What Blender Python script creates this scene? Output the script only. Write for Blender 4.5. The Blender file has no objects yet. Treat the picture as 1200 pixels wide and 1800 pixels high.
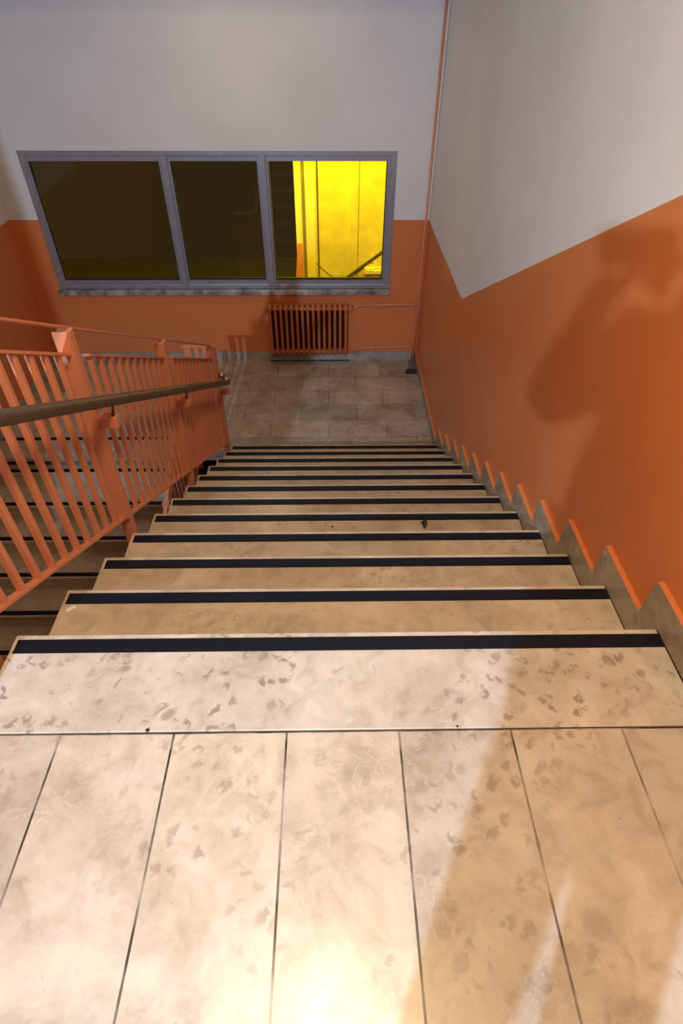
import bpy, bmesh, math, random
from mathutils import Vector, Matrix
random.seed(7)
SC = bpy.context.scene
COL = SC.collection

# ------------------------------------------------------------------ camera
F = Vector((0.01312357, 0.73781339, -0.67487716))
RV = Vector((0.99988891, -0.01445382, 0.00364199))
UV = Vector((0.00706744, 0.67484998, 0.73792111))
CAM = Vector((0.9271, -1.0181, 1.4086))
cd = bpy.data.cameras.new('camera')
cd.sensor_fit = 'HORIZONTAL'; cd.sensor_width = 36.0
cd.lens = 36.0 * 1018.4 / 1200.0
cd.clip_start = 0.02
cam = bpy.data.objects.new('camera', cd); COL.objects.link(cam)
m = Matrix.Identity(4)
for i in range(3):
    m[i][0] = RV[i]; m[i][1] = UV[i]; m[i][2] = -F[i]; m[i][3] = CAM[i]
cam.matrix_world = m
SC.camera = cam
SC.view_settings.view_transform = 'Standard'
SC.view_settings.look = 'None'
SC.view_settings.gamma = 1.0
SC.view_settings.use_curve_mapping = False
SC.view_settings.exposure = 0.0

# ------------------------------------------------------------------ world (night) and lamps
w = bpy.data.worlds.new('night'); SC.world = w; w.use_nodes = True
w.node_tree.nodes['Background'].inputs[0].default_value = (0.03, 0.019, 0.006, 1)
w.node_tree.nodes['Background'].inputs[1].default_value = 1.0

def lamp(name, kind, loc, energy, color, size=0.1, target=None, size_y=None, spot=None, blend=0.3):
    l = bpy.data.lights.new(name, kind); l.energy = energy; l.color = color
    if kind == 'AREA':
        l.size = size
        if size_y: l.shape = 'RECTANGLE'; l.size_y = size_y
    else:
        l.shadow_soft_size = size
    if kind == 'SPOT': l.spot_size = spot; l.spot_blend = blend
    o = bpy.data.objects.new(name, l); COL.objects.link(o); o.location = loc
    if target is not None:
        o.rotation_euler = (Vector(target) - Vector(loc)).to_track_quat('-Z', 'Y').to_euler()
    return o
# cool lamp far behind on the upper landing: its low rays only reach the nosings of the flight
lamp('cool_lamp', 'SPOT', (-0.42, -3.5, 2.18), 800, (0.54, 0.74, 1.0), 0.035, (0.5, 1.5, -0.6), spot=math.radians(75), blend=0.4)
# warm ceiling lamp over the flight
lamp('warm_lamp', 'AREA', (0.9, -0.7, 2.92), 72, (1.0, 0.75, 0.44), 0.4, (0.9, -0.7, 0))
lamp('landing_lamp', 'AREA', (0.2, 4.1, 1.70), 8, (1.0, 0.76, 0.50), 0.4, (0.2, 4.1, 0))
# sodium lamp in the yard outside the window
lamp('yard_lamp', 'POINT', (1.0, 6.2, 1.45), 700, (1.0, 0.76, 0.01), 0.1)

# ------------------------------------------------------------------ constants
T = 0.30; R = 0.1554; N = 12; W = 1.878; ZL = -N*R; YW = 5.222; XL = -2.28; WX = 1.898; CZ = 3.0

# ------------------------------------------------------------------ material helpers
def mat(name):
    m = bpy.data.materials.new(name); m.use_nodes = True
    nt = m.node_tree; b = nt.nodes['Principled BSDF']
    return m, nt, b
def node(nt, t, **kw):
    n = nt.nodes.new(t)
    for k, v in kw.items():
        if k in n.inputs: n.inputs[k].default_value = v
        else: setattr(n, k, v)
    return n
def coords(nt, scale=(1,1,1), loc=(0,0,0), rot=(0,0,0)):
    g = node(nt, 'ShaderNodeNewGeometry')
    mp = node(nt, 'ShaderNodeMapping')
    mp.inputs['Scale'].default_value = scale; mp.inputs['Location'].default_value = loc; mp.inputs['Rotation'].default_value = rot
    nt.links.new(g.outputs['Position'], mp.inputs['Vector'])
    return mp.outputs[0]
def ramp(nt, src, stops):
    r = node(nt, 'ShaderNodeValToRGB')
    e = r.color_ramp.elements
    while len(e) < len(stops): e.new(0.5)
    for i, (p, c) in enumerate(stops):
        e[i].position = p; e[i].color = (*c, 1) if len(c) == 3 else c
    nt.links.new(src, r.inputs[0]); return r.outputs[0]
def mix(nt, a, b, fac, mode='MIX'):
    n = node(nt, 'ShaderNodeMix'); n.data_type = 'RGBA'; n.blend_type = mode
    for sock, v in ((n.inputs[0], fac), (n.inputs[6], a), (n.inputs[7], b)):
        if hasattr(v, 'is_linked') or isinstance(v, bpy.types.NodeSocket): nt.links.new(v, sock)
        else: sock.default_value = v if isinstance(v, float) else (*v, 1)
    return n.outputs[2]
def bump(nt, b, src, strength=0.2, dist=0.005):
    n = node(nt, 'ShaderNodeBump'); n.inputs['Strength'].default_value = strength; n.inputs['Distance'].default_value = dist
    nt.links.new(src, n.inputs['Height']); nt.links.new(n.outputs[0], b.inputs['Normal'])
def noise(nt, vec, scale, detail=4, rough=0.5, dist=0.0):
    n = node(nt, 'ShaderNodeTexNoise'); n.inputs['Scale'].default_value = scale
    n.inputs['Detail'].default_value = detail; n.inputs['Roughness'].default_value = rough; n.inputs['Distortion'].default_value = dist
    nt.links.new(vec, n.inputs['Vector']); return n.outputs[0]

def paint(name, col, rough=0.35, spec=0.5, wob=0.35):
    m, nt, b = mat(name)
    v = coords(nt)
    n1 = noise(nt, v, 1.7, 5, 0.6)
    c = ramp(nt, n1, [(0.3, tuple(x*0.9 for x in col)), (0.7, tuple(min(1, x*1.07) for x in col))])
    nt.links.new(c, b.inputs['Base Color'])
    b.inputs['Roughness'].default_value = rough
    b.inputs['Specular IOR Level'].default_value = spec
    n2 = noise(nt, v, 9, 4, 0.5)
    bump(nt, b, n2, wob, 0.004)
    return m
def marble(name, base, dark, light, rough=0.22, tiles=None, scale=1.0, grout=(0.05, 0.04, 0.03), blot=0.6):
    m, nt, b = mat(name)
    v = coords(nt)
    n1 = noise(nt, v, 3.2*scale, 6, 0.62, 0.4)
    col = ramp(nt, n1, [(0.36, dark), (0.5, base), (0.68, light)])
    n1b = noise(nt, v, 11*scale, 6, 0.65, 0.8)
    mot = ramp(nt, n1b, [(0.34, (0.84, 0.82, 0.80)), (0.5, (1, 1, 1)), (0.66, (1.10, 1.10, 1.10))])
    col = mix(nt, col, mot, 1.0, 'MULTIPLY')
    # fossil-like blotches
    warp = noise(nt, v, 14*scale, 3, 0.6)
    vm = node(nt, 'ShaderNodeVectorMath'); vm.operation = 'MULTIPLY_ADD'
    nt.links.new(warp, vm.inputs[0]); vm.inputs[1].default_value = (0.13, 0.13, 0.13); nt.links.new(v, vm.inputs[2])
    vo = node(nt, 'ShaderNodeTexVoronoi'); vo.inputs['Scale'].default_value = 26*scale
    nt.links.new(vm.outputs[0], vo.inputs['Vector'])
    sel = node(nt, 'ShaderNodeSeparateColor'); nt.links.new(vo.outputs['Color'], sel.inputs[0])
    s1 = ramp(nt, sel.outputs[0], [(0.40, (0,0,0)), (0.55, (1,1,1))])
    s2 = ramp(nt, vo.outputs['Distance'], [(0.24, (1,1,1)), (0.48, (0,0,0))])
    msk = mix(nt, s1, s2, 1.0, 'MULTIPLY')
    n3 = noise(nt, v, 2.1, 3, 0.5)
    s3 = ramp(nt, n3, [(0.42, (0,0,0)), (0.60, (blot, blot, blot))])
    msk = mix(nt, msk, s3, 1.0, 'MULTIPLY')
    col = mix(nt, col, tuple(x*0.70 for x in dark), msk)
    # hairline veins
    n4 = noise(nt, v, 4.5*scale, 5, 0.6, 1.6)
    vein = ramp(nt, n4, [(0.488, (0,0,0)), (0.5, (0.6,0.6,0.6)), (0.512, (0,0,0))])
    n5 = noise(nt, v, 1.3*scale, 2, 0.5)
    vsel = ramp(nt, n5, [(0.5, (0,0,0)), (0.62, (1,1,1))])
    vein = mix(nt, vein, vsel, 1.0, 'MULTIPLY')
    col = mix(nt, col, light, vein)
    n6 = noise(nt, v, 60, 3, 0.7)
    sp = ramp(nt, n6, [(0.66, (0,0,0)), (0.74, (0.5,0.5,0.5))])
    col = mix(nt, col, tuple(x*0.5 for x in dark), sp)
    if tiles:
        (bw, bh, off, loc, rot, mort) = tiles
        tv = coords(nt, loc=loc, rot=rot)
        br = node(nt, 'ShaderNodeTexBrick'); br.offset = off; br.offset_frequency = 2; br.squash = 1.0
        br.inputs['Scale'].default_value = 1.0; br.inputs['Mortar Size'].default_value = mort
        br.inputs['Mortar Smooth'].default_value = 0.1
        br.inputs['Brick Width'].default_value = bw; br.inputs['Row Height'].default_value = bh
        br.inputs['Color1'].default_value = (0.80, 0.80, 0.80, 1); br.inputs['Color2'].default_value = (1.08, 1.06, 1.02, 1)
        br.inputs['Mortar'].default_value = (1, 1, 1, 1)
        nt.links.new(tv, br.inputs['Vector'])
        col = mix(nt, col, br.outputs['Color'], 1.0, 'MULTIPLY')
        gn = noise(nt, v, 5, 3, 0.6)
        gr = ramp(nt, gn, [(0.4, (0.35, 0.35, 0.35)), (0.6, (1, 1, 1))])
        gm = mix(nt, br.outputs['Fac'], gr, 1.0, 'MULTIPLY')
        col = mix(nt, col, grout, gm)
    nt.links.new(col, b.inputs['Base Color'])
    rr = ramp(nt, n1, [(0.3, (rough*1.4,)*3), (0.7, (rough*0.8,)*3)])
    nt.links.new(rr, b.inputs['Roughness'])
    n7 = noise(nt, v, 7, 2, 0.5); bump(nt, b, n7, 0.12, 0.002)
    return m
def plain(name, col, rough=0.4, metal=0.0, scale=30, var=0.12, spec=0.5):
    m, nt, b = mat(name)
    v = coords(nt); n1 = noise(nt, v, scale, 4, 0.6)
    c = ramp(nt, n1, [(0.3, tuple(x*(1-var) for x in col)), (0.7, tuple(min(1, x*(1+var)) for x in col))])
    nt.links.new(c, b.inputs['Base Color']); b.inputs['Roughness'].default_value = rough; b.inputs['Metallic'].default_value = metal
    b.inputs['Specular IOR Level'].default_value = spec
    return m

ORANGE = (0.67, 0.212, 0.070)
M = {}
def two_tone():
    """oil painted orange dado with white distemper above; the border line follows the stair slope"""
    m, nt, b = mat('dado_wall')
    v = coords(nt)
    n1 = noise(nt, v, 1.3, 4, 0.6)
    oc = ramp(nt, n1, [(0.3, tuple(x*0.92 for x in ORANGE)), (0.7, tuple(x*1.06 for x in ORANGE))])
    wc = ramp(nt, n1, [(0.3, (0.70, 0.68, 0.66)), (0.7, (0.78, 0.76, 0.74))])
    sx = node(nt, 'ShaderNodeSeparateXYZ'); nt.links.new(v, sx.inputs[0])
    # border height = clamp(1.355-0.522*y) between -0.345 and 1.30
    a = node(nt, 'ShaderNodeMath', operation='MULTIPLY_ADD'); nt.links.new(sx.outputs[1], a.inputs[0]); a.inputs[1].default_value = -0.525; a.inputs[2].default_value = 1.368
    mx = node(nt, 'ShaderNodeMath', operation='MAXIMUM'); nt.links.new(a.outputs[0], mx.inputs[0]); mx.inputs[1].default_value = -0.345
    mn = node(nt, 'ShaderNodeMath', operation='MINIMUM'); nt.links.new(mx.outputs[0], mn.inputs[0]); mn.inputs[1].default_value = 1.37
    gt = node(nt, 'ShaderNodeMath', operation='GREATER_THAN'); nt.links.new(sx.outputs[2], gt.inputs[0]); nt.links.new(mn.outputs[0], gt.inputs[1])
    col = mix(nt, oc, wc, gt.outputs[0]); nt.links.new(col, b.inputs['Base Color'])
    rr = node(nt, 'ShaderNodeMapRange'); nt.links.new(gt.outputs[0], rr.inputs[0]); rr.inputs[3].default_value = 0.36; rr.inputs[4].default_value = 0.8
    nt.links.new(rr.outputs[0], b.inputs['Roughness'])
    n2 = noise(nt, v, 6, 3, 0.5); bump(nt, b, n2, 0.25, 0.004)
    return m
M['dado'] = two_tone()
M['orange'] = paint('orange_oil_paint', ORANGE, 0.3)
M['rail_orange'] = paint('salmon_orange_enamel', (0.70, 0.27, 0.15), 0.28)
M['rad_orange'] = paint('radiator_orange_enamel', (0.52, 0.15, 0.045), 0.4)
M['gap_shade'] = plain('radiator_gap_shade', (0.085, 0.016, 0.007), 0.7)  # dark colour stands for the shade between the radiator columns
M['white'] = paint('white_distemper', (0.76, 0.74, 0.72), 0.85, 0.2)
M['tread'] = marble('beige_marble_tread', (0.50, 0.41, 0.315), (0.42, 0.335, 0.25), (0.58, 0.49, 0.39), 0.26, scale=1.0)
M['slab'] = marble('pale_marble_slab', (0.53, 0.47, 0.41), (0.44, 0.385, 0.325), (0.61, 0.56, 0.50), 0.24, blot=1.0)
M['toptile'] = marble('pale_marble_tiles', (0.54, 0.47, 0.40), (0.43, 0.365, 0.295), (0.63, 0.57, 0.50), 0.26,
                      tiles=(0.2855, 0.575, 0.0, (-0.2325+0.2855*20, 0.306+0.575*20, 0), (0,0,0), 0.0028), blot=0.7)
M['lowtile'] = marble('landing_marble_tiles', (0.44, 0.36, 0.28), (0.34, 0.27, 0.20), (0.53, 0.45, 0.37), 0.28,
                      tiles=(0.575, 0.292, 0.5, (-0.02+0.575*20.5, -3.935+0.292*20, 0), (0,0,0), 0.003))
M['skirt'] = marble('grey_beige_marble_skirting', (0.33, 0.28, 0.21), (0.25, 0.20, 0.15), (0.42, 0.36, 0.29), 0.3)
M['sill'] = marble('grey_veined_marble', (0.30, 0.28, 0.26), (0.12, 0.11, 0.10), (0.52, 0.48, 0.44), 0.35, scale=2.5)
M['greyskirt'] = marble('grey_marble_skirting', (0.36, 0.34, 0.30), (0.28, 0.26, 0.22), (0.46, 0.43, 0.39), 0.35)
M['strip'] = plain('black_rubber_strip', (0.005, 0.007, 0.014), 0.5, 0, 200, 0.2, 0.22)
M['handrail'] = plain('brown_vinyl_handrail', (0.088, 0.060, 0.046), 0.38, 0, 12, 0.15)
M['alu'] = plain('grey_aluminium', (0.36, 0.37, 0.42), 0.4, 0.55, 20, 0.08)
M['gasket'] = plain('black_gasket', (0.01, 0.01, 0.012), 0.6)
M['chrome'] = plain('chrome', (0.55, 0.52, 0.5), 0.14, 1.0, 10, 0.05)
M['concrete'] = plain('grey_cement', (0.16, 0.145, 0.12), 0.8, 0, 25, 0.3)
M['dark'] = plain('dark_debris', (0.018, 0.012, 0.01), 0.5, 0, 60, 0.3)
M['grime'] = plain('black_grime', (0.03, 0.025, 0.02), 0.9, 0, 40, 0.5)
M['yplaster'] = plain('ochre_plaster', (0.66, 0.56, 0.06), 0.8, 0, 6, 0.15)
M['ypale'] = plain('pale_plaster', (0.85, 0.80, 0.22), 0.75, 0, 6, 0.08)
M['yorange'] = plain('orange_board', (0.75, 0.30, 0.04), 0.7, 0, 6, 0.1)
M['iron'] = plain('dark_iron', (0.05, 0.035, 0.02), 0.6, 0.2)
M['skin'] = plain('skin', (0.50, 0.30, 0.22), 0.5); M['cloth'] = plain('navy_cloth', (0.03, 0.035, 0.06), 0.9)
M['denim'] = plain('denim', (0.05, 0.07, 0.13), 0.9); M['hair'] = plain('brown_hair', (0.03, 0.018, 0.01), 0.6)
def glassmat():
    m, nt, b = mat('window_glass')
    nt.nodes.remove(b); out = nt.nodes['Material Output']
    tr = node(nt, 'ShaderNodeBsdfTransparent'); tr.inputs[0].default_value = (0.93, 0.93, 0.9, 1)
    gl = node(nt, 'ShaderNodeBsdfGlossy'); gl.inputs['Roughness'].default_value = 0.03; gl.inputs[0].default_value = (0.9, 0.9, 0.9, 1)
    fr = node(nt, 'ShaderNodeFresnel'); fr.inputs[0].default_value = 1.5
    mxn = node(nt, 'ShaderNodeMixShader'); nt.links.new(fr.outputs[0], mxn.inputs[0]); nt.links.new(tr.outputs[0], mxn.inputs[1]); nt.links.new(gl.outputs[0], mxn.inputs[2])
    nt.links.new(mxn.outputs[0], out.inputs[0]); return m
M['glass'] = glassmat()

# ------------------------------------------------------------------ mesh helpers
def origin(parent):
    o = Vector((0,0,0)); p = parent
    while p: o += p.location; p = p.parent
    return o
def link(name, bm, material, parent=None, smooth=False, at=None):
    me = bpy.data.meshes.new(name)
    mats = material if isinstance(material, (list, tuple)) else [material]
    for mm in mats: me.materials.append(mm)
    bmesh.ops.recalc_face_normals(bm, faces=bm.faces)
    o = bpy.data.objects.new(name, me); COL.objects.link(o)
    base = origin(parent)
    if at is None:
        xs = [v.co for v in bm.verts]
        at = Vector((sum(c.x for c in xs)/len(xs), sum(c.y for c in xs)/len(xs), min(c.z for c in xs)))
    at = Vector(at)
    for v in bm.verts: v.co -= at
    if smooth:
        for f in bm.faces: f.smooth = True
    bm.to_mesh(me); bm.free()
    if parent: o.parent = parent
    o.location = at - base
    return o
def add_box(bm, x0, x1, y0, y1, z0, z1, bev=0.0, mi=0):
    vs = [bm.verts.new((x, y, z)) for x in (x0, x1) for y in (y0, y1) for z in (z0, z1)]
    fs = [bm.faces.new([vs[i] for i in q]) for q in ((0,1,3,2),(4,6,7,5),(0,4,5,1),(2,3,7,6),(0,2,6,4),(1,5,7,3))]
    for f in fs: f.material_index = mi
    if bev > 0:
        es = list({e for f in fs for e in f.edges})
        bmesh.ops.bevel(bm, geom=es, offset=bev, segments=2, affect='EDGES', profile=0.5)
    return fs
def box(name, x0, x1, y0, y1, z0, z1, material, parent=None, bev=0.0, at=None):
    bm = bmesh.new(); add_box(bm, x0, x1, y0, y1, z0, z1, bev)
    return link(name, bm, material, parent, at=at)
def add_prism(bm, pts, x0, x1, mi=0, axis='x'):
    """polygon in the (y,z) plane extruded along x (or (x,y) along z)"""
    def P(a, b, c): return (c, a, b) if axis == 'x' else ((a, c, b) if axis == 'y' else (a, b, c))
    A = [bm.verts.new(P(a, b, x0)) for a, b in pts]; B = [bm.verts.new(P(a, b, x1)) for a, b in pts]
    fs = [bm.faces.new(A), bm.faces.new(B[::-1])]
    n = len(pts)
    for i in range(n): fs.append(bm.faces.new([A[i], A[(i+1) % n], B[(i+1) % n], B[i]]))
    for f in fs: f.material_index = mi
    return fs
def add_tube(bm, pts, r, seg=16, caps=True):
    pts = [Vector(p) for p in pts]; rings = []
    up = Vector((0, 0, 1))
    rr = r if isinstance(r, (list, tuple)) else [r]*len(pts)
    d0 = (pts[1]-pts[0]).normalized()
    u = d0.cross(up); u = u.normalized() if u.length > 1e-4 else Vector((1,0,0))
    for i, p in enumerate(pts):
        if i == 0: d = pts[1]-pts[0]
        elif i == len(pts)-1: d = pts[-1]-pts[-2]
        else: d = (pts[i+1]-p).normalized() + (p-pts[i-1]).normalized()
        d.normalize(); u = (u - d*u.dot(d)).normalized(); v = d.cross(u)
        rings.append([bm.verts.new(p + (u*math.cos(2*math.pi*k/seg) + v*math.sin(2*math.pi*k/seg))*rr[i]) for k in range(seg)])
    for a, b in zip(rings, rings[1:]):
        for k in range(seg): bm.faces.new([a[k], a[(k+1) % seg], b[(k+1) % seg], b[k]])
    if caps: bm.faces.new(rings[0]); bm.faces.new(rings[-1][::-1])
def tube(name, pts, r, material, parent=None, seg=16, smooth=True):
    bm = bmesh.new(); add_tube(bm, pts, r, seg)
    return link(name, bm, material, parent, smooth=smooth)
def bar(name, p0, p1, wx, th, material, parent=None, bev=0.0):
    """flat bar between two points that run in a yz (or any) direction: wx across, th thick"""
    p0, p1 = Vector(p0), Vector(p1); d = (p1-p0).normalized()
    s = d.cross(Vector((0,0,1))).normalized(); n = s.cross(d).normalized()
    bm = bmesh.new(); vs = []
    for p in (p0, p1):
        for a, b in ((-1,-1),(1,-1),(1,1),(-1,1)): vs.append(bm.verts.new(p + s*a*wx/2 + n*b*th/2))
    for q in ((0,1,2,3),(7,6,5,4),(0,4,5,1),(1,5,6,2),(2,6,7,3),(3,7,4,0)): bm.faces.new([vs[i] for i in q])
    if bev: bmesh.ops.bevel(bm, geom=list(bm.edges), offset=bev, segments=2, affect='EDGES')
    return link(name, bm, material, parent)
def tag(o, label=None, cat=None, group=None, kind=None):
    if label: o['label'] = label
    if cat: o['category'] = cat
    if group: o['group'] = group
    if kind: o['kind'] = kind
    return o
def empty(name, loc, label=None, cat=None, group=None, kind=None):
    o = bpy.data.objects.new(name, None); COL.objects.link(o); o.location = loc
    o.empty_display_size = 0.1
    return tag(o, label, cat, group, kind)
def struct(o, label=None, cat=None): return tag(o, label, cat, kind='structure')

# ------------------------------------------------------------------ room shell
struct(box('wall_right', WX, WX+0.2, -5.5, YW+0.2, 2*ZL-0.2, CZ, M['dado']), 'glossy orange wall on the right of the stairs with white paint above its dado', 'wall')
struct(box('wall_left', XL-0.2, XL, -0.5, YW+0.2, 2*ZL-0.2, CZ, M['dado']), 'dark orange side wall beyond the lower flight on the left', 'wall')
# far wall with the window opening
WX0, WX1, WZ0, WZ1 = -1.985, 1.545, -1.035, 0.25
bm = bmesh.new()
add_box(bm, XL-0.2, WX0, YW, YW+0.22, 2*ZL-0.2, CZ); add_box(bm, WX1, WX+0.2, YW, YW+0.22, 2*ZL-0.2, CZ)
add_box(bm, WX0, WX1, YW, YW+0.22, 2*ZL-0.2, WZ0); add_box(bm, WX0, WX1, YW, YW+0.22, WZ1, CZ)
struct(link('wall_far', bm, M['dado'], at=(0, YW, ZL)), 'orange end wall of the half landing around the window', 'wall')
struct(box('wall_back', -1.15, WX+0.2, -5.7, -5.5, 0, CZ, M['dado']), 'wall behind the upper landing', 'wall')
struct(box('wall_landing_shade', XL-0.2, -1.0, -5.5, -0.5, 0, CZ, M['dado']), 'unseen wall added at the left side of the upper landing to shade the left wall', 'wall')  # added out of view to keep the cool lamp off the left wall
struct(box('ceiling', XL-0.2, WX+0.2, -5.7, 3.3, CZ, CZ+0.2, M['white']), 'white ceiling above the stairwell', 'ceiling')
struct(box('ceiling_landing', XL-0.2, WX+0.2, 3.3, YW+0.2, 1.78, 1.98, M['white']), 'white underside of the half landing above', 'ceiling')
struct(box('wall_above_landing', XL-0.2, WX+0.2, 3.3, 3.4, 1.98, CZ, M['white']), 'white wall strip above the half landing ceiling', 'wall')

# upper landing: long nosing slab, then tiles
fl = empty('floor', (0.94, -0.3, 0)); struct(fl, 'pale marble floor of the upper landing in front of the stairs', 'floor')
bm = bmesh.new(); add_box(bm, 0.0, W, -0.302, 0.0, -0.035, 0.0, 0.004)
link('nosing_slab', bm, M['slab'], fl)['label'] = 'one long pale marble slab at the head of the stairs'
box('tiles', -1.0, W+0.02, -5.5, -0.306, -0.035, -0.0004, M['toptile'], fl)
bm = bmesh.new(); add_box(bm, -1.0, 0.004, -5.5, -0.2, -0.19, -0.036); add_box(bm, 0.004, W+0.02, -5.5, -0.36, -0.19, -0.036); link('landing_slab', bm, M['white'], fl)
box('joint', -0.0, W, -0.3062, -0.3018, -0.034, -0.0025, M['grime'], fl)
box('edge_tiles', -1.0, -0.004, -0.302, -0.2, -0.035, -0.0004, M['slab'], fl)
# lower landing
fl2 = box('floor', XL, WX, 3.33, YW+0.02, ZL-0.035, ZL, M['lowtile']); struct(fl2, 'worn beige marble tile floor of the half landing below the window', 'floor')
struct(box('floor', XL, WX, 3.60, YW+0.02, ZL-0.2, ZL-0.036, M['white']), 'concrete slab under the half landing tiles', 'floor')
struct(box('floor', XL-0.2, WX+0.2, -3, YW+0.2, 2*ZL-0.25, 2*ZL, M['skirt']), 'dim floor at the foot of the lower flight', 'floor')

# ------------------------------------------------------------------ staircase builder (dy=+1: descends away, dy=-1: descends towards the camera)
def flight(x0, x1, ytop, ztop, dy, n, label, mirror=False, strip_last=True):
    st = empty('staircase', (x0 if not mirror else x1, ytop, ztop), label, 'staircase')
    ov = 0.025
    # carrying slab with saw-tooth top
    th = 0.13
    top = []
    for i in range(n):
        y = ytop + dy*(i*T - ov)
        top += [(y, ztop-i*R-0.036), (y, ztop-(i+1)*R-0.036)]
    yend = ytop + dy*((n-1)*T - ov)
    top.append((yend+dy*0.02, ztop-n*R-0.036))
    k = R/T
    pts = [(ytop-dy*0.35, ztop-0.036)] + top + [(yend+dy*0.02, ztop-n*R-0.16), (ytop-dy*0.0, ztop-0.036-th-0.10), (ytop-dy*0.35, ztop-0.19)]
    bm = bmesh.new(); add_prism(bm, pts, x0+0.008, x1); link('stair_slab', bm, M['concrete'], st)
    for i in range(n):
        yn = ytop + dy*i*T; zt = ztop - i*R
        # riser
        ya, yb = sorted((yn-dy*ov, yn-dy*(ov-0.012)))
        box('riser', x0+0.004, x1, ya, yb, zt-R+0.0005, zt-0.036, M['tread'], st)
        if i > 0:
            ya, yb = sorted((yn-dy*(T+ov-0.0005), yn))
            bm = bmesh.new(); add_box(bm, x0, x1, ya, yb, zt-0.034, zt, 0.0035); tr = link('tread', bm, M['tread'], st)
        if i > 0: par = tr
        else: par = st
        ya, yb = sorted((yn-dy*0.0175, yn-dy*0.0635))
        jit = random.uniform(-0.0015, 0.0015)
        bm = bmesh.new(); add_box(bm, x0+0.012+random.uniform(0, .006), x1-0.003, ya+jit, yb+jit, zt, zt+0.0022, 0.0008)
        link('anti_slip_strip', bm, M['strip'], par)
    return st
main = flight(0.0, W, 0.0, 0.0, 1, 12, 'main marble staircase going down to the half landing, a black strip on each step')
low = flight(XL+0.002, -0.40, 3.60, ZL, -1, 12, 'dim lower staircase seen through the railing at the left, going down towards the camera')

# ------------------------------------------------------------------ skirtings
bm = bmesh.new()
h = 0.11; ext = 0.088
pts = [(-1.2, 0.001), (-1.2, h)]
for i in range(12):
    pts += [(ext+i*T, h-i*R), (ext+i*T+0.012, h-(i+1)*R)]
pts = pts[:-1] + [(ext+11*T+0.012, ZL+h), (YW, ZL+h), (YW, ZL+0.001)]
for i in range(11, -1, -1):
    pts += [(i*T-0.003, -(i+1)*R+0.0008 if i < 11 else ZL+0.001), (i*T-0.003, -i*R+0.001)]
fs = add_prism(bm, pts, W+0.001, WX)
bm.normal_update()
for f in fs:
    f.normal_update()
bmesh.ops.recalc_face_normals(bm, faces=bm.faces)
for f in bm.faces:
    if f.normal.z > 0.9: f.material_index = 1
sk = link('baseboard_right', bm, [M['skirt'], M['orange']], at=(W, 0, ZL))
struct(sk, 'stepped marble skirting along the right wall with orange paint on its ledges', 'baseboard')
struct(box('baseboard_far', XL+0.02, W, YW-0.018, YW, ZL, ZL+0.098, M['greyskirt']), 'grey marble skirting along the foot of the far wall', 'baseboard')
bm = bmesh.new()
add_box(bm, XL, XL+0.018, 3.6, YW, ZL, ZL+0.1)
struct(link('baseboard_left', bm, M['greyskirt']), 'grey marble skirting on the left wall of the half landing', 'baseboard')
# grime in the skirting joints
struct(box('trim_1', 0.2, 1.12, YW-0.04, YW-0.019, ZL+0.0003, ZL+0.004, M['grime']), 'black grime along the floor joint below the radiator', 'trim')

# ------------------------------------------------------------------ window
wn = empty('window_1', (0, YW, WZ0)); struct(wn, 'wide aluminium window of three panes above the radiator at night', 'window')
sl = box('window_sill', -2.0, 1.545, YW-0.05, YW+0.12, WZ0-0.05, WZ0, M['sill'], wn, 0.006); sl['label'] = 'grey veined marble sill'
fy0, fy1 = YW+0.005, YW+0.065
def fbox(name, *a, **k): return box(name, *a, M['alu'], wn, 0.003)
fbox('window_frame', WX0, WX1, fy0, fy1, WZ0+0.001, WZ0+0.042)
fbox('window_frame', WX0, WX1, fy0, fy1, WZ1-0.04, WZ1-0.001)
fbox('window_frame', WX0, WX0+0.05, fy0, fy1, WZ0+0.042, WZ1-0.04)
fbox('window_frame', WX1-0.065, WX1, fy0, fy1, WZ0+0.042, WZ1-0.04)
muls = [(-0.675, -0.615), (0.245, 0.305)]
for a, b in muls: fbox('mullion', a, b, fy0-0.008, fy1, WZ0+0.042, WZ1-0.04)
edges = [(WX0+0.05, -0.675), (-0.615, 0.245), (0.305, WX1-0.065)]
for k, (a, b) in enumerate(edges):
    yo = (0.020, 0.030, 0.024)[k]
    bm = bmesh.new(); s = 0.048; y0, y1 = fy0+yo-0.006, fy0+yo+0.03
    z0, z1 = WZ0+0.042, WZ1-0.04
    add_box(bm, a, b, y0, y1, z0, z0+s); add_box(bm, a, b, y0, y1, z1-s, z1)
    add_box(bm, a, a+0.022, y0, y1, z0+s, z1-s); add_box(bm, b-0.022, b, y0, y1, z0+s, z1-s)
    sash = link('sash', bm, M['alu'], wn)
    bm = bmesh.new(); g = 0.008
    add_box(bm, a+0.022, b-0.022, y0+0.004, y1, z0+s, z0+s+0.014)
    add_box(bm, a+0.022, a+0.022+g, y0+0.004, y1, z0+s+0.014, z1-s); add_box(bm, b-0.022-g, b-0.022, y0+0.004, y1, z0+s+0.014, z1-s)
    link('gasket', bm, M['gasket'], sash)
    box('pane', a+0.022+g, b-0.022-g, y0+0.010, y0+0.015, z0+s+0.014, z1-s, M['glass'], sash)

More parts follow.
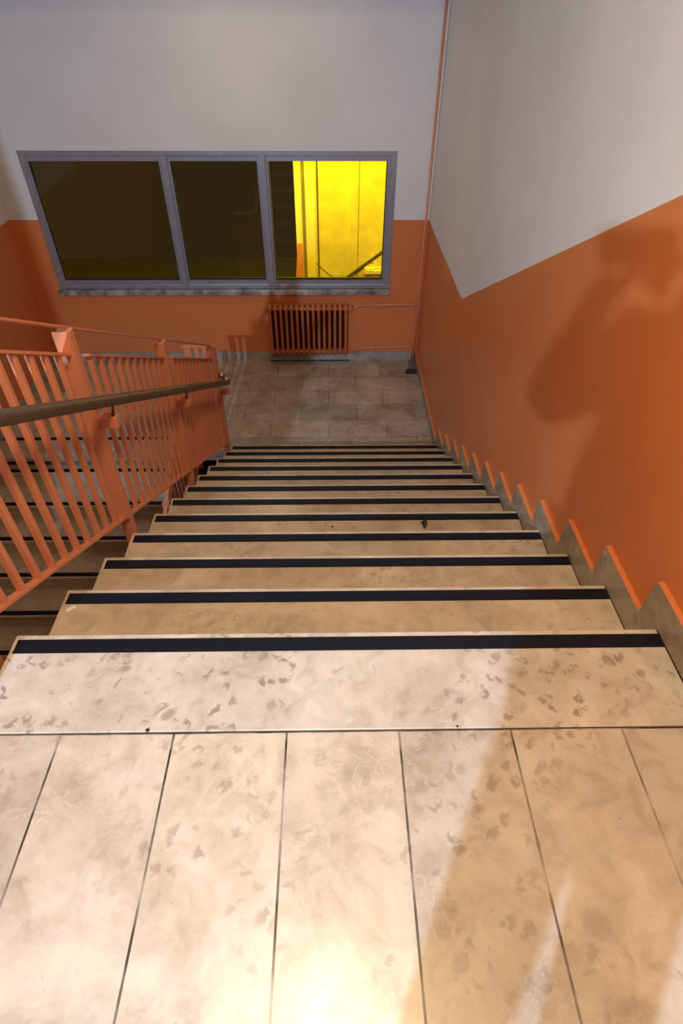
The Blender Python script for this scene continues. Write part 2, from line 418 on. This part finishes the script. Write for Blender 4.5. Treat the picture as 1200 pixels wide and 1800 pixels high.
# ------------------------------------------------------------------ radiator
RX0, RX1, RZ0, RZ1 = 0.235, 1.085, -1.735, -1.165
RYF, RYB = 5.060, 5.185
NR = 15; sp = (RX1-RX0-0.028)/(NR-1)
rad = empty('radiator', ((RX0+RX1)/2, 5.12, RZ0), 'orange painted column radiator mounted under the window', 'radiator')
def section():
    bm = bmesh.new()
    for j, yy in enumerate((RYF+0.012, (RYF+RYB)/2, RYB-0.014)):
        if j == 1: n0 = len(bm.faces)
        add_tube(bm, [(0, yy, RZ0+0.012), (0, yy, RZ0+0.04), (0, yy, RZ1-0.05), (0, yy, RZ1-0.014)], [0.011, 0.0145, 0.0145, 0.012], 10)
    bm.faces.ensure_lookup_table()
    for f in bm.faces[n0:]: f.material_index = 1  # inner columns darkened to imitate shade in the gaps
    # rounded head and foot joining the columns
    for z, s in ((RZ1-0.035, 1), (RZ0+0.03, -1)):
        add_tube(bm, [(0, RYF+0.004, z-0.006*s), (0, RYF+0.02, z+0.008*s), (0, (RYF+RYB)/2, z+0.018*s), (0, RYB-0.02, z+0.008*s), (0, RYB-0.004, z-0.006*s)], [0.008, 0.021, 0.022, 0.021, 0.008], 12)
    return bm
s0 = link('section', section(), [M['rad_orange'], M['gap_shade']], rad, True, at=(0, 5.12, RZ0))
s0.location = Vector((RX0+0.014, 5.12, RZ0)) - rad.location
for i in range(1, NR):
    c = s0.copy(); COL.objects.link(c); c.parent = rad
    c.location = Vector((RX0+0.014+i*sp, 5.12, RZ0)) - rad.location
box('gap_shade_sheet', RX0+0.01, RX1-0.01, RYB+0.004, RYB+0.008, RZ0+0.03, RZ1-0.05, M['gap_shade'], rad)  # added dark sheet, paints the shade behind the columns
tube('top_header', [(RX0-0.012, 5.10, RZ1-0.04), (RX1+0.012, 5.10, RZ1-0.04)], 0.019, M['rad_orange'], rad)
tube('bottom_header', [(RX0-0.004, 5.10, RZ0+0.035), (RX1+0.012, 5.10, RZ0+0.035)], 0.019, M['rad_orange'], rad)
tube('plug', [(RX0-0.034, 5.10, RZ1-0.04), (RX0-0.012, 5.10, RZ1-0.04)], 0.012, M['rad_orange'], rad)
for px in (RX0+0.12, RX1-0.12):
    box('wall_bracket', px-0.009, px+0.009, RYB-0.01, YW, RZ0+0.05, RZ0+0.075, M['rad_orange'], rad)
vv = tube('valve', [(RX1+0.012, 5.10, RZ1-0.04), (RX1+0.03, 5.10, RZ1-0.04), (RX1+0.05, 5.10, RZ1-0.04), (RX1+0.075, 5.105, RZ1-0.04)], [0.015, 0.018, 0.013, 0.012], M['rad_orange'], rad)
tube('valve_spindle', [(RX1+0.045, 5.10, RZ1-0.045), (RX1+0.045, 5.10, RZ1-0.005)], 0.009, M['rad_orange'], vv)
tube('union_nut', [(RX1+0.012, 5.10, RZ0+0.035), (RX1+0.045, 5.105, RZ0+0.035)], 0.016, M['rad_orange'], rad)

# pipes
pz = RZ1-0.035
pu = tube('heating_pipe', [(RX1+0.075, 5.105, pz-0.005), (RX1+0.10, 5.12, pz), (RX1+0.13, 5.165, pz+0.002), (1.5, 5.175, pz+0.006), (1.80, 5.175, pz+0.012), (1.832, 5.175, pz+0.006), (1.842, 5.175, pz-0.02)], 0.0095, M['rail_orange'])
tag(pu, 'upper thin orange heating pipe from the radiator valve to the corner', 'pipe', 'heating pipes')
pl = tube('heating_pipe', [(RX1+0.045, 5.105, RZ0+0.035), (RX1+0.08, 5.12, RZ0+0.035), (RX1+0.12, 5.165, RZ0+0.037), (1.5, 5.175, RZ0+0.045), (1.79, 5.175, RZ0+0.052), (1.818, 5.172, RZ0+0.044), (1.828, 5.165, RZ0+0.015), (1.832, 5.150, ZL+0.002)], 0.0095, M['rail_orange'])
tag(pl, 'lower thin orange heating pipe just above the grey skirting', 'pipe', 'heating pipes')
pr = tube('heating_pipe', [(1.862, 5.175, ZL+0.002), (1.862, 5.178, -1.0), (1.862, 5.178, 1.77)], 0.0115, M['rail_orange'])
tag(pr, 'vertical orange riser pipe standing in the right corner of the far wall', 'pipe', 'heating pipes')
for par, px, z in ((pu, 1.44, pz+0.005), (pl, 1.40, RZ0+0.044)):
    bm = bmesh.new(); add_box(bm, px-0.006, px+0.006, 5.162, YW, z-0.028, z+0.022, 0.002)
    link('pipe_clip', bm, M['rail_orange'], par)
# broken tile corner patched with cement around the pipe foot
bm = bmesh.new()
add_prism(bm, [(1.745, 4.875), (W, 4.865), (W, 4.985), (1.80, 4.99), (1.765, 4.975)], ZL+0.0004, ZL+0.003, axis='z')
struct(link('trim_2', bm, M['grime']), 'dark hole in the landing floor where a tile corner is missing beside the pipe', 'trim')
bm = bmesh.new(); add_prism(bm, [(1.80, 4.995), (W, 4.99), (W, YW-0.02), (1.81, YW-0.02)], ZL+0.0004, ZL+0.002, axis='z')
struct(link('trim_3', bm, M['concrete']), 'grey cement patch around the foot of the riser pipe', 'trim')

# ------------------------------------------------------------------ railing of the main flight
RXC = -0.06
O = M['rail_orange']
def zb(y): return 0.085-0.538*y
rl = empty('stair_railing', (RXC, 0, 0), 'salmon orange metal railing with square balusters on the left edge of the main stairs', 'railing')
YE = 3.40
def zs(y): return zb(y)+0.825 + 0.006*max(0, y-0.9)
def zt(y): return zb(y)+0.925 + 0.013*max(0, y-0.9)
posts = [-0.096, 0.994, 2.084, 3.21]
bar('bottom_rail', (RXC, -0.15, zb(-0.15)-0.006), (RXC, 3.34, zb(3.34)-0.006), 0.032, 0.012, O, rl, 0.002)
bar('top_rail', (RXC, -0.15, zt(-0.15)), (RXC, YE+0.02, zt(YE+0.02)), 0.030, 0.010, O, rl, 0.002)
prev = -0.15
for a, b in ((-0.02, 0.994), (1.13, 2.084), (2.23, 3.30)):
    bar('middle_rail', (RXC, a, zs(a)), (RXC, b-0.01, zs(b-0.01)), 0.034, 0.012, O, rl, 0.002)
def baluster(y, zt_, x=RXC, par=rl, s=0.0105, zbot=zb):
    z0 = zbot(y); z1 = zt_(y)-0.004
    bm = bmesh.new(); add_box(bm, x-s, x+s, y-s, y+s, z0-0.004, z1, 0.0018)
    return link('baluster', bm, O, par)
for ys in ([0.0, 0.09, 0.182, 0.274, 0.366, 0.456, 0.546, 0.636, 0.726, 0.816, 0.905],
           [1.154+0.0912*i for i in range(10)], [2.245+0.0912*i for i in range(11)]):
    for y in ys: baluster(y, zs)
for k, y in enumerate((-0.096, 0.994, 2.084)):
    # front plate and the tube post fixed to the flank of the stairs
    bm = bmesh.new(); add_box(bm, RXC-0.030, RXC+0.026, y-0.016, y-0.006, zb(y)-0.002, zt(y)-0.006, 0.002); link('panel_plate', bm, O, rl)
    bm = bmesh.new(); add_box(bm, RXC-0.028, RXC+0.024, y+0.006, y+0.048, zb(y)-0.33, zt(y+0.05)+0.012, 0.004); ps = link('post', bm, O, rl)
    box('fixing_plate', RXC+0.024, 0.0075, y+0.010, y+0.044, zb(y)-0.32, zb(y)-0.25, O, ps, 0.002)
    # arm carrying the handrail
    yc = y+0.026; hz = 0.704-0.533*yc
    box('handrail_arm', RXC+0.024, 0.040, yc-0.024, yc+0.024, hz-0.118, hz-0.070, O, ps, 0.003)
    tube('pin', [(0.022, yc, hz-0.072), (0.035, yc, hz-0.018)], 0.006, M['handrail'], ps, 8)
# end post
bm = bmesh.new(); add_box(bm, RXC-0.030, RXC+0.028, 3.345, 3.400, ZL+0.0, zt(3.39)+0.008, 0.004); pe = link('post', bm, O, rl)
bm = bmesh.new(); add_box(bm, RXC-0.028, RXC+0.028, 3.300, 3.312, zb(3.3)-0.01, zt(3.3)-0.006, 0.002); link('panel_plate', bm, O, rl)
box('handrail_arm', RXC+0.028, 0.045, 3.352, 3.396, 0.687-0.533*3.37-0.105, 0.687-0.533*3.37-0.062, O, pe, 0.003)
# unseen block added at the railing head to cast shade on the half landing
bm = bmesh.new(); add_box(bm, -0.26, -0.03, -0.46, -0.22, 0.0, 0.84, 0.006)
tag(link('shadow_pier', bm, M['dado']), 'low orange pier added out of view at the head of the railing to shade the half landing', 'pier')
# transverse piece across the stairwell at the landing
for xa in (-0.118, -0.192, -0.266):
    ww = 0.03 if xa != -0.192 else 0.019
    bm = bmesh.new(); add_box(bm, xa-ww, xa+ww, 3.405, 3.420, ZL+0.02, -0.802, 0.002); link('panel_plate', bm, O, rl)
bar('top_rail', (RXC+0.02, 3.412, -0.795), (-0.312, 3.412, -0.795), 0.03, 0.010, O, rl, 0.002)
bar('bottom_rail', (RXC, 3.412, ZL+0.06), (-0.312, 3.412, ZL+0.06), 0.03, 0.010, O, rl, 0.002)

# handrail
HX = 0.035
def hz(y): return 0.7095 - 0.535*y - (0.004*max(0, y-1.0))
pp = [(HX, -0.45, hz(-0.45)), (HX, 0.4, hz(0.4)), (HX, 1.2, hz(1.2)), (HX, 1.98, hz(1.98)), (HX, 3.16, hz(3.16))]
hr = tube('handrail', pp, 0.024, M['handrail'], rl, 24); hr['label'] = 'brown tubular handrail with chrome end'
for y in (1.15, 2.16): tube('sleeve', [(HX, y, hz(y)), (HX, y+0.012, hz(y+0.012))], 0.0250, M['handrail'], hr, 24)
ye = 3.16; ze = hz(ye)
arc = []
rb = 0.036
dv = Vector((0, 1, -0.545)).normalized(); du = Vector((-0.62, 0.42, 0.66)).normalized()
cc = Vector((HX, ye+0.19, hz(ye+0.19))) + du*rb
for k in range(9):
    a = k/8*math.pi
    arc.append(cc - du*rb*math.cos(a) + dv*rb*math.sin(a))
el = tube('elbow', [(HX, ye, ze), (HX, ye+0.10, hz(ye+0.10))] + arc[:3], 0.0235, M['handrail'], hr, 20)
tube('chrome_bend', arc[2:] + [arc[-1]-dv*0.045], 0.0240, M['chrome'], hr, 20)['label'] = 'chrome return bend'

# ------------------------------------------------------------------ railing of the lower flight
LX = -0.345
rl2 = empty('stair_railing', (LX, 2.0, ZL), 'darker orange railing on the edge of the lower flight, half hidden behind the near railing', 'railing')
def zb2(y): return ZL - 0.518*(3.6-y) + 0.10
def zs2(y): return zb2(y)+0.83
bar('bottom_rail', (LX, 3.38, zb2(3.38)-0.006), (LX, 0.2, zb2(0.2)-0.006), 0.03, 0.012, O, rl2)
bar('middle_rail', (LX, 3.38, zs2(3.38)), (LX, 0.2, zs2(0.2)), 0.03, 0.012, O, rl2)
bar('top_rail', (LX, 3.38, zs2(3.38)+0.1), (LX, 0.2, zs2(0.2)+0.1), 0.03, 0.01, O, rl2)
y = 3.30
while y > 0.25:
    baluster(y, zs2, LX, rl2, 0.0105, zb2); y -= 0.0912
for y in (3.40, 2.30, 1.2, 0.2):
    bm = bmesh.new(); add_box(bm, LX-0.028, LX+0.028, y-0.03, y+0.012, zb2(y)-0.16, zs2(y)+0.105, 0.003); ps = link('post', bm, O, rl2)
    box('fixing_plate', -0.402, LX-0.028, y-0.028, y+0.010, zb2(y)-0.155, zb2(y)-0.10, O, ps)

# ------------------------------------------------------------------ small litter and a painted light patch
def litter(name, x, y, z, r, label, cat, shape='blob'):
    bm = bmesh.new()
    if shape == 'bud':
        tube_pts = [(x-0.006, y-0.030, z+0.006), (x-0.003, y-0.022, z+0.007), (x, y-0.006, z+0.012), (x+0.001, y+0.010, z+0.012), (x-0.002, y+0.024, z+0.007)]
        add_tube(bm, tube_pts, [0.003, 0.006, 0.0115, 0.012, 0.004], 12)
        add_tube(bm, [(x+0.004, y-0.012, z+0.006), (x-0.012, y+0.010, z+0.006), (x-0.018, y+0.022, z+0.004)], [0.003, 0.004, 0.002], 8)
    else:
        bmesh.ops.create_icosphere(bm, subdivisions=2, radius=r)
        for v in bm.verts:
            v.co *= random.uniform(0.8, 1.15); v.co.z *= 0.5; v.co += Vector((x, y, z+r*0.45))
    return tag(link(name, bm, M['dark'], None, True), label, cat)
litter('dried_bud', 1.386, 1.100, -4*R, 0.01, 'dark shrivelled bud lying on the right half of a tread', 'litter', 'bud')
litter('crumb', 0.919, 1.09, -4*R, 0.006, 'round black crumb on the same tread as the dark bud, near its middle', 'litter')
litter('crumb', 1.329, 1.716, -6*R, 0.005, 'tiny dark crumb on the tread two steps below the dark bud, right of centre', 'litter')
litter('crumb', 1.433, 2.965, -10*R+0.002, 0.008, 'small dark crumb stuck on the black strip of the last step but one', 'litter')
litter('crumb', 0.449, -0.298, 0.0, 0.005, 'black chip in the joint between long slab and tiles at lower left', 'litter')
litter('crumb', 1.24, -0.297, 0.0, 0.003, 'minute dark grit in the slab joint right of the centre', 'litter')
bm = bmesh.new(); add_prism(bm, [(0.030, 0.200), (0.055, 0.222), (0.046, 0.232), (0.024, 0.214)], -R+0.0003, -R+0.003, axis='z')  # white piece paints the lit triangle at the tread's left edge
tag(link('lit_patch', bm, M['white']), 'small white patch imitating lamp light at the left end of the second black strip', 'litter')

# ------------------------------------------------------------------ outside the window
YO = 6.9
ob = empty('building', (1.5, YO, 2*ZL), 'yellow lit building facade across the yard seen in the right window pane', 'building')
box('facade', 0.47, 3.4, YO, YO+0.3, -3.7, 0.05, M['yplaster'], ob)
box('pilaster', 0.600, 0.715, YO-0.12, YO, -3.7, 0.05, M['ypale'], ob, 0.004)
box('pilaster', 1.17, 1.26, YO-0.03, YO, -3.7, 0.05, M['yplaster'], ob, 0.004)
box('quoin', 0.47, 0.56, YO-0.04, YO, -3.7, 0.05, M['ypale'], ob, 0.004)
box('drain_pipe', 0.745, 0.76, YO-0.02, YO, -3.7, 0.05, M['iron'], ob)
box('ledge', 1.36, 2.2, YO-0.14, YO, -1.44, -1.40, M['ypale'], ob)
box('door_panel', 1.46, 1.56, YO-0.05, YO, -2.4, -1.44, M['ypale'], ob)
struct(box('floor_yard', -6, 7, YW+0.25, 14, -3.75, -3.7, M['concrete']), 'dark yard ground outside the window', 'ground')
bm = bmesh.new(); add_prism(bm, [(0.38, -2.2), (0.58, -2.2), (0.56, -1.0), (0.50, -1.0)], YO-0.32, YO-0.29, axis='y')
tag(link('orange_board', bm, M['yorange']), 'tapering orange board outside at the left end of the yellow facade', 'board')
tag(tube('diagonal_brace', [(0.88, YO-0.10, -1.68), (1.66, YO-0.10, -1.12)], 0.022, M['iron'], None, 8, False), 'dark diagonal iron brace in front of the yellow facade', 'brace')
cb = []
for k in range(15):
    t = k/14; x = 0.72+t*0.75; cb.append((x, YO-0.14, -1.30 - 0.22*math.sin(math.pi*min(1, t*1.1)) ))
tag(tube('cable', cb, 0.006, M['iron'], None, 8), 'thin dark cable sagging across the yellow facade', 'cable')
cb = []
for k in range(40):
    t = k/39; cb.append((1.38+0.30*t, YO-0.16, -1.40+0.10*t + 0.022*math.sin(t*22)*(1-t)**1.5))
tag(tube('wire', cb, 0.005, M['ypale'], None, 6), 'pale tangled wire curling at the right end of the yellow facade', 'wire')

# ------------------------------------------------------------------ the person holding the phone (their shadow falls on wall and landing)
def skin(name, chains, material, parent, loc, sub=1):
    """chains: list of vertex lists [(co, radius)], later chains start at an existing vertex index"""
    vs = []; es = []; rs = []
    for start, pts in chains:
        prevv = start
        for co, r in pts:
            vs.append(Vector(co)); rs.append(r); i = len(vs)-1
            if prevv is not None: es.append((prevv, i))
            prevv = i
    me = bpy.data.meshes.new(name)
    me.from_pydata([v-Vector(loc) for v in vs], es, [])
    o = bpy.data.objects.new(name, me); COL.objects.link(o)
    md = o.modifiers.new('Skin', 'SKIN'); md.use_smooth_shade = True
    for i, r in enumerate(rs):
        sv = me.skin_vertices[0].data[i]; sv.radius = (r, r)
        sv.use_root = (i == 0)
    s2 = o.modifiers.new('Sub', 'SUBSURF'); s2.levels = sub; s2.render_levels = sub
    me.materials.append(material)
    if parent: o.parent = parent
    o.location = Vector(loc) - (origin(parent) if parent else Vector((0,0,0)))
    return o
PX, PY = 0.92, -1.42
BL = (PX, PY, 0)
body = [
 (None, [((PX, PY, .92), .125), ((PX, PY-.01, 1.06), .115), ((PX, PY, 1.25), .135), ((PX, PY+.01, 1.39), .105), ((PX, PY+.02, 1.47), .052), ((PX, PY+.04, 1.55), .075), ((PX, PY+.06, 1.62), .095), ((PX, PY+.05, 1.69), .075)]),
 (0, [((PX-.09, PY, .86), .095), ((PX-.105, PY+.01, .47), .062), ((PX-.11, PY-.01, .09), .042), ((PX-.115, PY+.12, .035), .038), ((PX-.12, PY+.18, .03), .028)]),
 (0, [((PX+.09, PY, .86), .095), ((PX+.105, PY+.01, .47), .062), ((PX+.11, PY-.01, .09), .042), ((PX+.115, PY+.12, .035), .038), ((PX+.12, PY+.18, .03), .028)]),
 (3, [((PX-.17, PY+.01, 1.37), .06), ((PX-.25, PY+.19, 1.12), .044), ((PX-.13, PY+.32, 1.30), .032), ((PX-.075, PY+.355, 1.36), .034)]),
 (3, [((PX+.17, PY+.01, 1.37), .06), ((PX+.23, PY+.16, 1.12), .044), ((PX+.11, PY+.32, 1.30), .032), ((PX+.045, PY+.355, 1.36), .034)]),
]
per = skin('person', body, M['skin'], None, BL)
tag(per, 'person standing behind the viewpoint in dark clothes, both arms raised, holding a phone', 'person')
skin('jacket', [
 (None, [((PX, PY, .80), .235), ((PX, PY-.01, 1.06), .225), ((PX, PY, 1.25), .19), ((PX, PY+.01, 1.38), .13)]),
 (3, [((PX-.18, PY+.01, 1.37), .075), ((PX-.25, PY+.19, 1.12), .058), ((PX-.15, PY+.29, 1.27), .044)]),
 (3, [((PX+.18, PY+.01, 1.37), .075), ((PX+.23, PY+.16, 1.12), .058), ((PX+.13, PY+.29, 1.27), .044)])], M['cloth'], per, BL)
skin('trousers', [
 (None, [((PX, PY, .90), .138)]),
 (0, [((PX-.09, PY, .84), .11), ((PX-.105, PY+.01, .47), .078), ((PX-.11, PY-.01, .12), .066)]),
 (0, [((PX+.09, PY, .84), .11), ((PX+.105, PY+.01, .47), .078), ((PX+.11, PY-.01, .12), .066)])], M['denim'], per, BL)
skin('hair', [(None, [((PX, PY-.01, 1.58), .07), ((PX, PY+.01, 1.67), .095), ((PX, PY+.05, 1.72), .08)])], M['hair'], per, BL)
# phone, tilted down like the view
bm = bmesh.new()
for a, b_, c_, e_ in ((-0.04, 0.04, -0.075, 0.075),):
    vs = []
    for dx in (-0.075, 0.075):
        for dz in (-0.037, 0.037):
            for dd in (-0.006, -0.014):
                vs.append(bm.verts.new(CAM + RV*(dx-0.05) + UV*(dz-0.02) + F*dd))
    for q in ((0,1,3,2),(4,6,7,5),(0,4,5,1),(2,3,7,6),(0,2,6,4),(1,5,7,3)): bm.faces.new([vs[i] for i in q])
bmesh.ops.bevel(bm, geom=list(bm.edges), offset=0.0025, segments=2, affect='EDGES')
tag(link('phone', bm, M['iron']), 'dark phone held in both hands of the person at the viewpoint', 'phone')
for s, xh in ((-1, PX-.062), (1, PX+.032)):
    for k in range(4):
        b0 = Vector((xh, PY+.36, 1.372-k*0.016)); L = (0.050, 0.056, 0.052, 0.042)[k]
        skin('finger', [(None, [(b0, .0085), (b0+Vector((-s*L*.45, .030, .008)), .008), (b0+Vector((-s*L*.9, .026, .010)), .007)])], M['skin'], per, BL)
    b0 = Vector((xh, PY+.34, 1.375))
    skin('thumb', [(None, [(b0, .010), (b0+Vector((-s*.02, .0, .03)), .009), (b0+Vector((-s*.035, .012, .045)), .008)])], M['skin'], per, BL)
